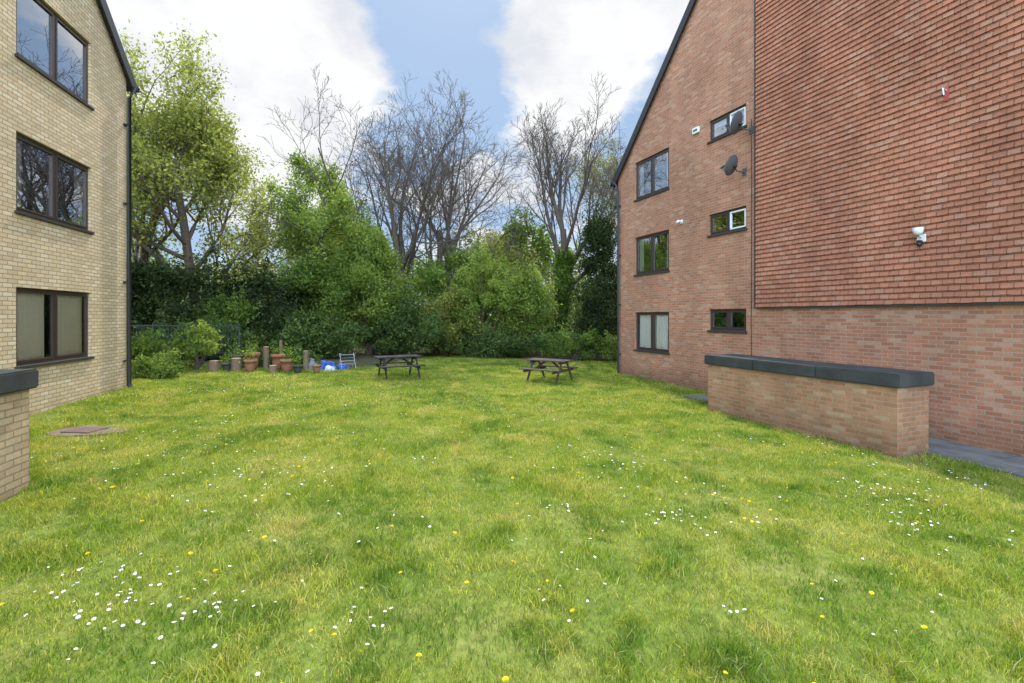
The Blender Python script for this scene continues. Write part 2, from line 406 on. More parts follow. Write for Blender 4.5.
def window(parent,x0,x1,z0,z1,panes,curt='none',rev=.1,fw=.055,white=None,sill=True):
    w=empty('window',parent=parent)
    gm=GLASSC if curt in ('full','split') else GLASS
    y0=rev-.045; y1=rev+.015
    g=.0015
    box('frame_bottom',x0+g,x1-g,y0,y1,z0+g,z0+fw,FRAME,w,.004); box('frame_top',x0+g,x1-g,y0,y1,z1-fw,z1-g,FRAME,w,.004)
    box('frame_left',x0+g,x0+fw,y0+.001,y1,z0+fw+g,z1-fw-g,FRAME,w,.004); box('frame_right',x1-fw,x1-g,y0+.001,y1,z0+fw+g,z1-fw-g,FRAME,w,.004)
    xs=[x0+fw]+[x0+(x1-x0)*p for p in panes]+[x1-fw]
    for p in xs[1:-1]: box('mullion',p-.035,p+.035,y0+.002,y1,z0+fw+g,z1-fw-g,FRAME,w,.004)
    for i in range(len(xs)-1):
        a=xs[i]+(.036 if i>0 else g); b=xs[i+1]-(.036 if i<len(xs)-2 else g); s=.04
        mt=WPAINT if (white is not None and i in white) else FRAME
        yy0=y0-.012; yy1=y0+.03; A=z0+fw+g; B=z1-fw-g
        box('sash_bottom',a+g,b-g,yy0,yy1,A+g,A+s,mt,w,.004); box('sash_top',a+g,b-g,yy0,yy1,B-s,B-g,mt,w,.004)
        box('sash_left',a+g,a+s,yy0+.001,yy1,A+s+g,B-s-g,mt,w,.003); box('sash_right',b-s,b-g,yy0+.001,yy1,A+s+g,B-s-g,mt,w,.003)
        mesh_obj('glass',[(a+s,y0+.02,A+s),(b-s,y0+.02,A+s),(b-s,y0+.02,B-s),(a+s,y0+.02,B-s)],[(0,1,2,3)],gm,w)
    d=1.2; e=.02
    V=[(x0-e,y1+.002,z0-e),(x1+e,y1+.002,z0-e),(x1+e,y1+.002,z1+e),(x0-e,y1+.002,z1+e),(x0-e,d,z0-e),(x1+e,d,z0-e),(x1+e,d,z1+e),(x0-e,d,z1+e)]
    mesh_obj('room_interior',V,[(4,5,6,7),(0,1,5,4),(1,2,6,5),(2,3,7,6),(3,0,4,7)],DARKIN,w)
    k=(x1-x0); cy=y1+.025
    if curt=='full': curtain('curtain',x0+.05,x1-.05,cy,z0+.03,z1-.03,w)
    if curt=='split':
        curtain('curtain_left',x0+.06,x0+k*.42,cy,z0+.03,z1-.03,w); curtain('curtain_right',x0+k*.56,x1-.06,cy,z0+.03,z1-.03,w)
    if curt=='edges':
        curtain('curtain_left',x0+.06,x0+k*.17,cy,z0+.03,z1-.03,w); curtain('curtain_right',x0+k*.86,x1-.06,cy,z0+.03,z1-.03,w)
    if curt=='blind': box('blind',x0+.06,x1-.06,y1+.02,y1+.03,z0+(z1-z0)*.62,z1-.03,CURT,w)
    if sill: box('sill',x0-.04,x1+.04,-.045,rev-.047,z0-.05,z0+.004,SILL,w,.006)
    return w

rb=empty('brick_apartment_building',(CR.x,CR.y,0),math.atan2(UR.y,UR.x))
big=[(1.04,2.81,.83,2.13),(1.04,2.81,3.43,4.73),(1.04,2.81,6.03,7.33)]
small=[(4.50,5.78,1.6,2.19),(4.50,5.78,4.26,4.85),(4.50,5.78,6.9,7.49)]
WR=18.; ER=7.03; RR=16.4
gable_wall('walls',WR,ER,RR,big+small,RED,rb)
for i,o in enumerate(big): window(rb,*o,[.5],['full','edges','edges'][i])
for i,o in enumerate(small): window(rb,*o,[.52],['none','none','blind'][i],white=[None,[1],[1]][i])
V=[];F=[]; z=2.225; g=.11; slope=(RR-ER)/(WR/2)
while z<RR-.6:
    zt=z+g
    x0=max(6.14,(zt+.15-ER)/slope); x1=min(WR,WR-(zt+.15-ER)/slope)
    if x1-x0<.2: break
    nseg=max(1,int((x1-x0)/.17)); 
    wob=[.006*mnoise.noise(Vector((x0+i*.17,z*9,1)))+random.uniform(-.005,.005) for i in range(nseg)]
    for i in range(nseg):
        a=x0+(x1-x0)*i/nseg; c=x0+(x1-x0)*(i+1)/nseg; b=len(V); w_=wob[i]
        dz=random.uniform(-.005,.005)
        V+=[(a,-.088+w_,z+dz),(c,-.088+w_,z+dz),(c,-.060,zt+.003),(a,-.060,zt+.003),(a,-.05,z+dz+.001),(c,-.05,z+dz+.001)]
        F+=[(b,b+1,b+2,b+3),(b,b+4,b+5,b+1)]
    z=zt
t=mesh_obj('hung_tiles',V,F,TILE,rb)
box('tile_backing_edge',6.10,6.138,-.085,-.002,2.20,13.1,SILL,rb)
box('tile_bottom_batten',6.14,WR,-.07,-.002,2.185,2.222,SILL,rb)
tube('downpipe',[(.14,-.09,-.3),(.14,-.09,6.55),(.05,-.12,6.8),(-.1,-.14,6.95)],.038,BLACK,rb)
for zz in (.6,2.4,4.2,6.0): box('pipe_bracket',.085,.195,-.10,-.002,zz,zz+.035,BLACK,rb)
tube('gutter',[(-.2,-.16,6.86),(-.2,10,6.86)],.06,BLACK,rb,10)
box('wall_vent',7.9,8.12,-.012,-.001,.2,.42,SILL,rb)
tube('cable',[(5.95,-.012,7.0),(5.96,-.012,5.4),(5.95,-.012,2.3),(5.96,-.012,.1)],.008,BLACK,rb,6)

LW=14.5; LO=CL+UL*LW
lb=empty('buff_brick_apartment_building',(LO.x,LO.y,0),math.atan2(-UL.y,-UL.x))
lw=[(LW-3.62,LW-1.45,z0,z0+1.37) for z0 in (1.13,3.8,6.47)]+[(LW-8.6,LW-6.4,z0,z0+1.37) for z0 in (1.13,3.8,6.47)]
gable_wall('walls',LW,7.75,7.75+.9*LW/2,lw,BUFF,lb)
for i,o in enumerate(lw): window(lb,*o,[.5],['split','edges','none'][i%3])
tube('downpipe',[(LW-.10,-.10,.32),(LW-.10,-.10,7.25),(LW+.02,-.13,7.5),(LW+.12,-.14,7.62)],.05,BLACK,lb)
tube('downpipe_shoe',[(LW-.10,-.10,.34),(LW-.08,-.16,.24),(LW-.05,-.3,.22)],.05,BLACK,lb)
for zz in (.9,2.8,4.7,6.6): box('pipe_bracket',LW-.165,LW-.035,-.11,-.002,zz,zz+.035,BLACK,lb)
tube('gutter',[(LW+.2,-.16,7.62),(LW+.2,10,7.62)],.065,BLACK,lb,10)

def low_wall(name,frame,s0,s1,n0,n1,top,brick):
    e=empty(name,frame.location.copy(),frame.rotation_euler.z)
    box('brickwork',s0,s1,-n1,-n0,-.5,top-.21,brick,e)
    L=s1-s0+.12; k=max(2,int(round(L/1.25)))
    for i in range(k):
        a=s0-.06+L*i/k; b=s0-.06+L*(i+1)/k-.003
        box('coping_slab',a,b,-n1-.06,-n0+.06,top-.208,top+random.uniform(-.003,.003),COPE,e,.018)
    return e
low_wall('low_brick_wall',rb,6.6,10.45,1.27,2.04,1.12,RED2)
BUFF2=brick_mat('buff_brick_low_wall',(.62,.46,.27),(.46,.32,.18),(.66,.52,.33),(.36,.27,.17),stain=.3)
low_wall('low_buff_brick_wall',lb,LW-12.5,LW-7.41,1.65,2.4,1.43,BUFF2)

m=M('paving_slab'); g=m.n('ShaderNodeNewGeometry').outputs['Position']
m.bsdf(m.ramp(m.noise(2.5,6,g,.7),[(.3,(.09,.088,.085)),(.7,(.19,.185,.175))]),.85,.2,0,m.noise(40,4,g),.4,.004); PAVE=m.m
pv=empty('paving',rb.location.copy(),rb.rotation_euler.z)
V=[];F=[]
s=5.0
while s<19:
    n=.01
    while n<1.3:
        a,b,c,d=s+.007,s+.593,n+.006,n+.438
        b0=len(V); tilt=random.uniform(-.005,.005)
        for zz in (-.05,0):
            for (u,w) in ((a,c),(b,c),(b,d),(a,d)):
                p=CR+UR*u+NR*w; V.append((u,-w,gz(p.x,p.y)+.03+zz+tilt*(1 if u==a else -1)))
        F+=[(b0+4,b0+5,b0+6,b0+7),(b0,b0+1,b0+5,b0+4),(b0+1,b0+2,b0+6,b0+5),(b0+2,b0+3,b0+7,b0+6),(b0+3,b0,b0+4,b0+7)]
        n+=.444
    s+=.6
mesh_obj('slabs',V,F,PAVE,pv)

m=M('drain_stone'); g=m.n('ShaderNodeNewGeometry').outputs['Position']
m.bsdf(m.ramp(m.noise(7,6,g,.7),[(.3,(.10,.075,.055)),(.55,(.20,.15,.11)),(.7,(.10,.13,.04))]),.9,.2,0,m.noise(30,4,g),.5,.01)
dc=empty('drain_cover',(-6.75,7.6,gz(-6.75,7.6)),-.1)
V=[(0,0,.03)];n=22
for i in range(n):
    a=2*math.pi*i/n; r=1+.12*math.sin(3*a+1)+.06*math.sin(7*a)
    V.append((.6*r*math.cos(a),.31*r*math.sin(a),.02))
for i in range(n): V.append((V[i+1][0]*1.03,V[i+1][1]*1.03,-.06))
F=[(0,i+1,(i+1)%n+1) for i in range(n)]+[(i+1,n+i+1,n+(i+1)%n+1,(i+1)%n+1) for i in range(n)]
mesh_obj('concrete_surround',V,F,m.m,dc)
box('iron_lid',-.26,.22,-.17,.17,.01,.038,simple('rusty_iron',(.13,.085,.07),.8,.4,12),dc,.004)

def dish(s,z,out,aim,dia=.5):
    p=CR+UR*s; e=empty('satellite_dish',(p.x,p.y,z),rb.rotation_euler.z)
    box('wall_plate',-.06,.06,-.02,-.0025,-.09,.09,GREYD,e)
    tube('arm',[(0,-.02,0),(0,-out*.7,-.01),(0,-out*.95,.1)],.018,GREYD,e)
    h=empty('reflector_mount',(0,-out,.12),parent=e)
    h.rotation_euler=Vector(aim).to_track_quat('Z','Y').to_euler()
    prof=[(0.001,0)]+[(dia/2*k/8,.075*(k/8)**2) for k in range(1,9)]+[(dia/2+.006,.072),(dia/2,.062)]+[(dia/2*k/8,.075*(k/8)**2-.008) for k in range(7,0,-1)]+[(.001,-.008)]
    lathe('reflector',prof,GREYD,h,28)
    tube('feed_arm',[(0,-dia/2+.01,.04),(0,-.10,.30)],.011,GREYD,h)
    tube('feed_horn',[(0,-.12,.32),(0,-.05,.25)],.03,GREYD,h,10)
    tube('rear_bracket',[(0,0,-.005),(0,-.02,-.09)],.03,BLACK,h)
dish(5.95,6.72,.42,(-.85,-.35,.38),.56)
dish(5.74,5.72,.38,(-.88,-.25,.40),.52)
def wall_prop(name,s,z):
    p=CR+UR*s; return empty(name,(p.x,p.y,z),rb.rotation_euler.z)
e=wall_prop('flood_light',9.73,3.42)
box('back_plate',-.07,.07,-.115,-.091,-.09,.05,WHITE,e,.008)
tube('bracket',[(0,-.11,0),(0,-.2,.03)],.02,WHITE,e)
lathe('lamp_head',[(.001,0),(.05,.005),(.075,.05),(.085,.12),(.08,.13),(.001,.12)],WHITE,e,18,(0,-.2,.03))
box('sensor',-.035,.035,-.2,-.12,-.13,-.06,BLACK,e,.01)
lathe('sensor_dome',[(.001,-.05),(.03,-.04),(.045,0),(.04,.02),(.001,.03)],BLACK,e,14,(0,-.17,-.13))
e=wall_prop('alarm_box',4.03,7.4); box('case',-.13,.13,-.07,-.003,-.09,.09,WHITE,e,.015); box('label',-.08,.08,-.074,-.0705,-.03,.03,GREYD,e)
e=wall_prop('wall_lamp',3.4,4.86); box('mount',-.05,.05,-.03,-.002,-.06,.06,WHITE,e,.006); tube('lamp',[(0,-.03,0),(0,-.14,.01),(0,-.2,-.05)],.04,WHITE,e,12)
e=wall_prop('wall_bracket',10.1,5.84); tube('hook',[(0,-.08,.05),(0,-.2,.08),(.02,-.22,-.05)],.012,WHITE,e); box('plate',-.03,.03,-.1,-.091,-.12,.12,simple('red_plastic',(.4,.08,.06),.6),e)

# ------------------------------------------------------------- picnic tables
def wood(name,a,b,c):
    m=M(name); tc=m.n('ShaderNodeTexCoord').outputs['Object']
    mp=m.n('ShaderNodeMapping'); mp.inputs['Scale'].default_value=(1.5,25,25); m.l(tc,mp.inputs[0])
    f=m.noise(2,6,mp.outputs[0],.7)
    m.bsdf(m.ramp(f,[(.3,a),(.6,b),(.8,c)]),.8,.25,0,f,.5,.004); return m.m
WOOD=wood('weathered_wood',(.045,.03,.022),(.10,.07,.055),(.17,.13,.10)); WOODD=wood('dark_stained_wood',(.02,.018,.02),(.05,.04,.04),(.10,.08,.08))
def picnic_table(x,y,rz,WOOD,sc=.86):
    e=empty('picnic_table',(x,y,gz(x,y)),rz); e.scale=(sc,sc,sc*1.02); Lh=.8
    for i in range(5): 
        yy=-.30+i*.15; box('top_plank_%d'%i,-Lh,Lh,yy-.068,yy+.068,.71,.748,WOOD,e,.006)
    for sgn in (-1,1):
        for j in range(2):
            yy=sgn*(.62+j*.135); box('bench_plank',-Lh,Lh,yy-.062,yy+.062,.425,.463,WOOD,e,.006)
    for sx in (-.58,.58):
        box('top_bearer',sx-.02,sx+.02,-.34,.34,.62,.708,WOOD,e,.005)
        box('bench_bearer',sx-.02,sx+.02,-.82,.82,.335,.423,WOOD,e,.005)
        for sgn in (-1,1):
            beam('leg',(sx+.042,sgn*.66,-.02),(sx+.042,sgn*.2,.70),.038,.09,WOOD,e)
    beam('brace_a',(-.55,0,.40),(-.12,0,.70),.038,.07,WOOD,e); beam('brace_b',(.55,0,.40),(.12,0,.70),.038,.07,WOOD,e)
    return e
picnic_table(-3.55,14.9,R(28),WOODD); picnic_table(1.15,15.0,R(-33),WOOD)

# ------------------------------------------------------------- vegetation
def leaves(name,C,size,mat,parent,r,asp=.55):
    C=np.asarray(C); N=len(C)
    a=r.normal(size=(N,3)); a/=np.linalg.norm(a,axis=1,keepdims=True)
    b=r.normal(size=(N,3)); b-=a*(a*b).sum(1,keepdims=True); b/=np.linalg.norm(b,axis=1,keepdims=True)
    s=(size*r.uniform(.6,1.35,N))[:,None]
    c=np.cross(a,b)
    V=np.stack([C-a*s*.5,C+b*s*asp*.5+c*s*.08,C+a*s*.5,C-b*s*asp*.5+c*s*.08],1).reshape(-1,3)
    ph=r.uniform(0,6.28,6)
    n=(np.sin(C[:,0]*2.3+ph[0]+1.3*np.sin(C[:,2]*1.7+ph[1]))+np.sin(C[:,2]*2.9+ph[2]+1.2*np.sin(C[:,1]*2.1+ph[3]))+np.sin(C[:,1]*2.6+ph[4]+C[:,0]*1.1)+.6*np.sin(C[:,0]*6+C[:,2]*5+ph[5]))/3.6
    v=np.clip(.42+.30*n+.65*(r.uniform(0,1,N)-.5),0,1)
    return fast_mesh(name,V,np.arange(4*N).reshape(N,4),mat,parent,face_attr=v)
def nrm(v): return v/(np.linalg.norm(v,axis=-1,keepdims=True)+1e-9)
def grow(P0,D0,L,R0,k,wob,up,r,tip=.35):
    pts=[P0]; d=D0
    for i in range(k):
        d=nrm(d+wob*r.normal(size=d.shape)+np.array([0,0,up])); pts.append(pts[-1]+d*(L/k)[:,None])
    P=np.stack(pts,1); t=np.linspace(0,1,k+1)[None]
    return P,R0[:,None]*(1-(1-tip)*t)
def tree(name,x,y,trunk,rad,levels,mat,seed,lean=(0,0),leaf=None,twigr=.008,ivy=None,stems=1,spread=.0):
    r=np.random.default_rng(seed); e=empty(name,(x,y,gz(x,y)-.1))
    VV=[];FF=[];off=0
    D=np.array([[lean[0]+spread*((i+.5)/stems*2-1)*1.2,lean[1]+spread*r.normal()*.5,1.] for i in range(stems)]); D=nrm(D)
    P,Rd=grow(np.zeros((stems,3))+r.normal(size=(stems,3))*[.2*(stems>1),.2*(stems>1),0],D,np.full(stems,trunk)*r.uniform(.85,1.1,stems),np.full(stems,rad),8,.07,.03,r,.6)
    Rd[:,0]*=1.4
    allP=[(P,Rd,10)]
    Lp=np.full(stems,trunk)
    for li,(n,tmin,ang,lf,wob,up,k) in enumerate(levels):
        B=len(P); K=P.shape[1]-1
        pi=np.repeat(np.arange(B),n); m_=len(pi)
        t=(tmin+(1-tmin)*((np.tile(np.arange(n),B)+r.uniform(0,1,m_))/n))
        t=np.minimum(t,.999); f=t*K; i0=f.astype(int); w=(f-i0)[:,None]
        p0=P[pi,i0]*(1-w)+P[pi,i0+1]*w; rr=Rd[pi,i0]*(1-w[:,0])+Rd[pi,i0+1]*w[:,0]
        T=nrm(P[pi,i0+1]-P[pi,i0])
        az=np.tile(np.arange(n)*2.4,B)+np.repeat(r.uniform(0,6.28,B),n)+r.normal(size=m_)*.5
        ref=nrm(np.cross(T,np.where(np.abs(T[:,2:3])>.9,[1.,0,0],[0,0,1.]))); r2=np.cross(T,ref)
        a=np.radians(ang)*r.uniform(.55,1.3,m_)
        a=np.where(t>.9,a*.5,a)
        d=T*np.cos(a)[:,None]+(ref*np.cos(az)[:,None]+r2*np.sin(az)[:,None])*np.sin(a)[:,None]
        L=Lp[pi]*lf*(1.15-.5*(t-tmin)/(1-tmin+1e-6))*r.uniform(.7,1.25,m_)
        rc=np.maximum(rr*np.where(t>.9,.8,.58),twigr)
        P,Rd=grow(p0,nrm(d),L,rc,k,wob,up,r,.3); Rd=np.maximum(Rd,twigr*.7); Lp=L
        allP.append((P,Rd,7 if li==0 else (5 if li==1 else 3)))
    for P_,R_,n in allP:
        v,f=tubes(P_,R_,n); VV.append(v); FF.append(f+off); off+=len(v)
    fast_mesh('trunk_and_limbs',np.concatenate(VV),np.concatenate(FF),mat,e,smooth=True)
    if leaf:
        lm,per,sig,size=leaf
        pts=P[:,1:].reshape(-1,3)
        C=np.repeat(pts,per,0)+r.normal(size=(len(pts)*per,3))*sig
        C=C[C[:,2]>.2]
        leaves('foliage',C,size,lm,e,r)
    if ivy:
        lm,n,h=ivy; P0,R0,_=allP[0]
        k=r.uniform(0,1,n)**.8*min(1,h/trunk)*8*.999; i0=k.astype(int); w=(k-i0)[:,None]; si=r.integers(0,stems,n)
        c=P0[si,i0]*(1-w)+P0[si,i0+1]*w; d=r.normal(size=(n,3)); d[:,2]*=.3; d=nrm(d)
        C=c+d*(rad*1.1+np.abs(r.normal(size=(n,1)))*.17)
        leaves('ivy',C,.13,lm,e,r,asp=.8)
    return e
def shrub(name,x,y,rx,ry,h,nc,cr,nl,size,mat,seed,z0=0.,stems=7,asp=.55,fill=.55,taper=1.0,wisp=0):
    r=np.random.default_rng(seed); e=empty(name,(x,y,gz(x,y)-.05))
    d=nrm(r.normal(size=(nc,3))); q=r.uniform(fill**3,1,nc)**(1/3.)
    c=d*q[:,None]; c[:,2]=(c[:,2]+1)/2
    wid=(1-c[:,2])**(.5*taper) if taper>1 else 1.
    cc=np.stack([c[:,0]*(rx-cr*.5)*wid,c[:,1]*(ry-cr*.5)*wid,z0+cr*.5+c[:,2]*(h-z0-cr*.9)],1)
    crs=cr*r.uniform(.45,1.35,nc)
    n=nc*nl; ci=np.repeat(np.arange(nc),nl)
    dd=nrm(r.normal(size=(n,3))); rad=(r.uniform(.25,1,n)**.5+np.abs(r.normal(size=n))*.25)*crs[ci]
    C=cc[ci]+dd*rad[:,None]*np.array([1,1,.8])
    Pw=None
    if wisp:
        b=cc[r.choice(nc,wisp)]; dr=nrm((b-np.array([0,0,h*.35]))*np.array([.8,.8,1])+r.normal(size=(wisp,3))*.5+np.array([0,0,.8]))
        L=r.uniform(.5,1.3,wisp)*cr*1.9; tt=np.linspace(0,1,6)
        Pw=b[:,None]+dr[:,None]*(L[:,None]*tt[None])[:,:,None]+r.normal(size=(wisp,6,3))*.03
        lt=r.uniform(.3,1,(wisp,26)); Cw=b[:,None]+dr[:,None]*(L[:,None]*lt)[:,:,None]+r.normal(size=(wisp,26,3))*.07
        C=np.concatenate([C,Cw.reshape(-1,3)])
    C=C[C[:,2]>.03]
    leaves('foliage',C,size,mat,e,r,asp=asp)
    k=min(stems,nc); sel=r.choice(nc,k,replace=False)
    t=np.linspace(0,1,6)[None,:,None]; base=r.normal(size=(k,1,3))*np.array([.12*rx,.12*ry,0])
    P=base*(1-t)+cc[sel][:,None]*t; P[:,:,:2]*=(.4+.6*t[:,:,:1]); P=P+r.normal(size=P.shape)*.04; 
    Rd=np.repeat((.02+.008*h)*np.linspace(1,.3,6)[None],k,0)
    if Pw is not None: P=np.concatenate([P,Pw]); Rd=np.concatenate([Rd,np.repeat(np.linspace(.012,.004,6)[None],wisp,0)])
    v,f=tubes(P,Rd,6); fast_mesh('stems',v,f,BARK,e,smooth=True)
    return e

BARE=[(5,.40,40,1.0,.08,.09,7),(6,.22,44,.55,.11,.07,5),(6,.15,44,.5,.13,.05,4),(4,.1,42,.55,.15,.05,4),(3,.2,38,.6,.15,.04,3)]
tree('bare_tree',-6.0,26,6.4,.23,BARE,BARKG,11,lean=(-.10,0),twigr=.010,stems=2,spread=.22,ivy=(L_DK2,2500,3.5))
tree('bare_tree',-4.0,27,6.6,.24,BARE,BARKG,23,lean=(.08,0),twigr=.010,stems=2,spread=.14,ivy=(L_DK2,2000,3))
BARE2=[(8,.45,38,.9,.06,.12,6),(6,.2,34,.55,.08,.08,5),(6,.15,36,.5,.1,.06,4),(4,.1,38,.55,.12,.05,4),(3,.2,38,.6,.13,.04,3)]
tree('bare_tree',2.35,26,6.7,.27,BARE2,BARKG,31,lean=(-.03,0),twigr=.010,ivy=(L_MID,9000,5.5))
LEV=[(9,.25,50,.55,.08,.08,6),(6,.2,45,.55,.12,.04,4),(5,.15,45,.55,.15,.02,4),(4,.1,45,.6,.15,.0,3)]
tree('sycamore_tree',-9.6,23.6,7.4,.16,[(15,.10,62,.36,.08,.08,6)]+LEV[1:],BARK,41,leaf=(L_BRIGHT,5,.2,.15))
tree('hawthorn_tree',-6.7,23.4,5.0,.12,[(12,.15,55,.45,.08,.05,6)]+LEV[1:],BARK,42,leaf=(L_BRIGHT,4,.2,.14))
AIRY=[(9,.35,38,.62,.08,.10,6),(6,.2,40,.55,.12,.05,4),(5,.15,42,.55,.15,.03,4),(4,.1,45,.6,.15,.0,3)]
AIRYL=[(12,.22,52,.50,.08,.08,6),(6,.2,42,.55,.12,.05,4),(5,.15,42,.55,.15,.03,4),(4,.1,45,.6,.15,.0,3)]
tree('spring_tree',-13.5,20.8,7.6,.22,AIRYL,BARKG,51,leaf=(L_YEL,6,.2,.15),lean=(.03,0))
tree('spring_tree',-16.6,21,8.4,.22,AIRY,BARKG,52,leaf=(L_YEL,6,.22,.15))
tree('tall_tree',9.3,37,12.5,.3,AIRY,BARKG,53,leaf=(L_OLIVE,5,.3,.18))
tree('tall_tree',-1.0,38,6,.2,AIRY,BARKG,54,leaf=(L_OLIVE,3,.22,.15))
tree('tall_tree',-13.5,36,6.5,.2,AIRY,BARKG,56,leaf=(L_BG,4,.25,.2))
tree('spring_tree',-.2,25.5,4.2,.09,AIRY,BARKG,57,leaf=(L_YEL,3,.16,.12))
shrub('dark_evergreen_shrub',-14.3,20.0,2.6,1.6,4.5,34,.75,480,.14,L_DARK,61,wisp=30)
shrub('dark_evergreen_shrub',-11.2,20.9,2.2,1.5,3.7,28,.7,480,.14,L_DARK,62,wisp=30)
shrub('dark_evergreen_shrub',-17.5,20,2.4,1.6,4.2,26,.8,460,.14,L_DARK,63,wisp=20)
shrub('hazel_shrub',-9.2,22.0,1.9,1.4,4.6,38,.55,360,.14,L_MID,64,wisp=60)
shrub('hazel_shrub',-6.8,22.8,1.9,1.3,5.6,42,.55,360,.14,L_BRIGHT,65,wisp=70)
shrub('elder_shrub',-11.6,19.6,1.2,.9,2.6,20,.42,300,.14,L_MID,82,wisp=40)
shrub('laurel_shrub',-5.0,22.2,2.1,1.2,2.6,32,.45,330,.15,L_DK2,66,wisp=40)
shrub('laurel_shrub',-8.6,20.5,2.2,1.1,2.0,28,.45,330,.14,L_DK2,67,wisp=40)
shrub('hawthorn_shrub',-1.3,23.2,1.7,1.3,5.3,54,.42,300,.12,L_BRIGHT,68,wisp=90)
shrub('hawthorn_shrub',.5,23.6,1.6,1.3,4.4,46,.42,300,.12,L_BRIGHT,69,wisp=80)
shrub('hawthorn_shrub',-3.2,23.0,1.1,.9,3.4,26,.38,280,.12,L_YEL,83,wisp=60)
shrub('elder_shrub',.6,27.5,1.8,1.5,8.0,46,.6,300,.16,L_MID,70,wisp=60)
shrub('elder_shrub',-3.4,25,1.7,1.4,5.6,38,.55,300,.15,L_MID,71,wisp=60)
shrub('low_hedge',2.9,22.4,1.8,.8,1.5,26,.35,320,.11,L_MID,72,wisp=30)
shrub('low_hedge',5.2,22.6,1.5,.8,1.4,22,.35,320,.11,L_BRIGHT,73,wisp=20)
shrub('bramble',-1.0,22.5,2.6,.7,1.2,30,.32,300,.11,L_DK2,74,wisp=50)
shrub('bramble',-12.0,18.4,2.6,.9,1.4,28,.36,300,.12,L_DK2,75,wisp=50)
shrub('dark_conifer',4.4,24.4,1.6,1.4,8.2,60,.6,480,.12,L_DARK,76,taper=1.5)
shrub('dark_conifer',6.4,25,1.6,1.4,8.9,60,.65,460,.12,L_DARK,77,taper=1.5)
shrub('garden_bush',-10.1,15.4,.8,.6,1.35,26,.18,110,.13,L_BRIGHT,78,asp=.35,wisp=60)
shrub('garden_bush',-11.9,15.2,.7,.6,1.1,14,.3,200,.11,L_MID,79,wisp=20)
shrub('flower_border_plant',-9.9,13.3,.9,.4,.42,18,.16,110,.08,L_MID,80,wisp=30)
shrub('flower_border_plant',-10.6,14.3,.8,.5,.55,18,.17,110,.09,L_BRIGHT,81,wisp=30)
shrub('flower_border_plant',-8.2,16.7,1.9,.4,.6,26,.18,120,.09,L_DK2,84,wisp=60)
r=np.random.default_rng(90); e=empty('background_trees',(0,0,0))
cs=[]
for i in range(150):
    x=r.uniform(-30,22); y=r.uniform(29,37)+abs(x)*.1; h=5.4+2.8*mnoise.noise(Vector((x*.22,1,1)))+r.uniform(-.8,1.4)
    for k in range(4): cs.append((x+r.normal()*.7,y+r.normal()*.5,r.uniform(.1,1)*h))
cs=np.array(cs); ci=np.repeat(np.arange(len(cs)),140)
C=cs[ci]+nrm(r.normal(size=(len(ci),3)))*((r.uniform(.2,1,len(ci))**.5+.25*np.abs(r.normal(size=len(ci))))*1.05)[:,None]; C=C[C[:,2]>0]
leaves('foliage',C,.25,L_BG,e,r)
P=np.stack([np.stack([cs[::4,0],cs[::4,1],cs[::4,2]*0-.2],1),np.stack([cs[::4,0]+.2,cs[::4,1],cs[::4,2]*0+3.5],1)],1)
v,f=tubes(P,np.full((len(P),2),.09),6); fast_mesh('trunks',v,f,BARK,e,smooth=True)

# ------------------------------------------------------------- clutter along the left bed
TERRA=simple('terracotta',(.30,.135,.08),.9,.4,9); LOG=simple('log_wood',(.20,.14,.09),.9,.35,14); LOGE=simple('log_end',(.38,.28,.17),.9,.25,20); DPOT=simple('dark_pot',(.05,.06,.055),.6)
def pot(x,y,s,plant=True,mat=TERRA,tall=1.):
    e=empty('plant_pot',(x,y,gz(x,y)))
    prof=[(.001,0),(.09,0),(.125,.08*tall),(.145,.17*tall),(.15,.24*tall),(.172,.24*tall),(.175,.29*tall),(.15,.292*tall),(.14,.25*tall),(.001,.24*tall)]
    lathe('pot',[(a*s,b*s) for a,b in prof],mat,e,20)
    if plant:
        r=np.random.default_rng(int(abs(x)*100)); C=r.normal(size=(130,3))*[.11*s,.11*s,.14*s]+[0,0,(.29*tall+.15)*s]; C=C[C[:,2]>.2*s]
        leaves('plant',C,.07,L_MID,e,r)
def stump(x,y,rr,h):
    e=empty('log_stump',(x,y,gz(x,y)))
    lathe('bark_side',[(rr*1.15,-.05),(rr,.1*h),(rr*1.03,.5*h),(rr*.96,h)],LOG,e,12); lathe('sawn_top',[(rr*.96,h),(rr*.9,h+.006),(.001,h+.008)],LOGE,e,12)
for x,y,rr,h in [(-9.45,15.2,.14,.34),(-8.85,15.4,.15,.42),(-7.6,15.25,.11,.24),(-8.3,16.2,.09,.75),(-7.0,16.3,.09,.65),(-7.9,16.4,.05,.95)]: stump(x,y,rr,h)
for x,y,s,p,mt,tl in [(-8.35,15.3,1.1,1,TERRA,1.2),(-7.3,15.6,1.3,1,TERRA,1.1),(-6.85,15.35,.9,1,DPOT,1),(-8.6,15.9,1.3,1,TERRA,1.5),(-6.35,15.6,.8,0,TERRA,1.1),(-9.2,16,1.2,1,DPOT,1.3),(-7.8,16.0,1.3,1,TERRA,1.4),(-9.1,15.3,.8,1,DPOT,1.1)]: pot(x,y,s,p,mt,tl)
BLUE=simple('blue_tarp',(.04,.10,.32),.6,.3,6)
def heap(name,x,y,rx,ry,h,mat,seed):
    bm=bmesh.new(); bmesh.ops.create_icosphere(bm,subdivisions=4,radius=1)
    for v in bm.verts:
        n=mnoise.noise(v.co*1.6+Vector((seed,0,0)))*.45+mnoise.noise(v.co*5+Vector((seed,3,0)))*.16
        c=v.co*(1+n); v.co=Vector((c.x*rx,c.y*ry,max(-.05,c.z*h)))
    me=bpy.data.meshes.new(name); bm.to_mesh(me); bm.free(); me.materials.append(mat)
    o=bpy.data.objects.new(name,me); COL.objects.link(o); o.location=(x,y,gz(x,y)+.02); return o
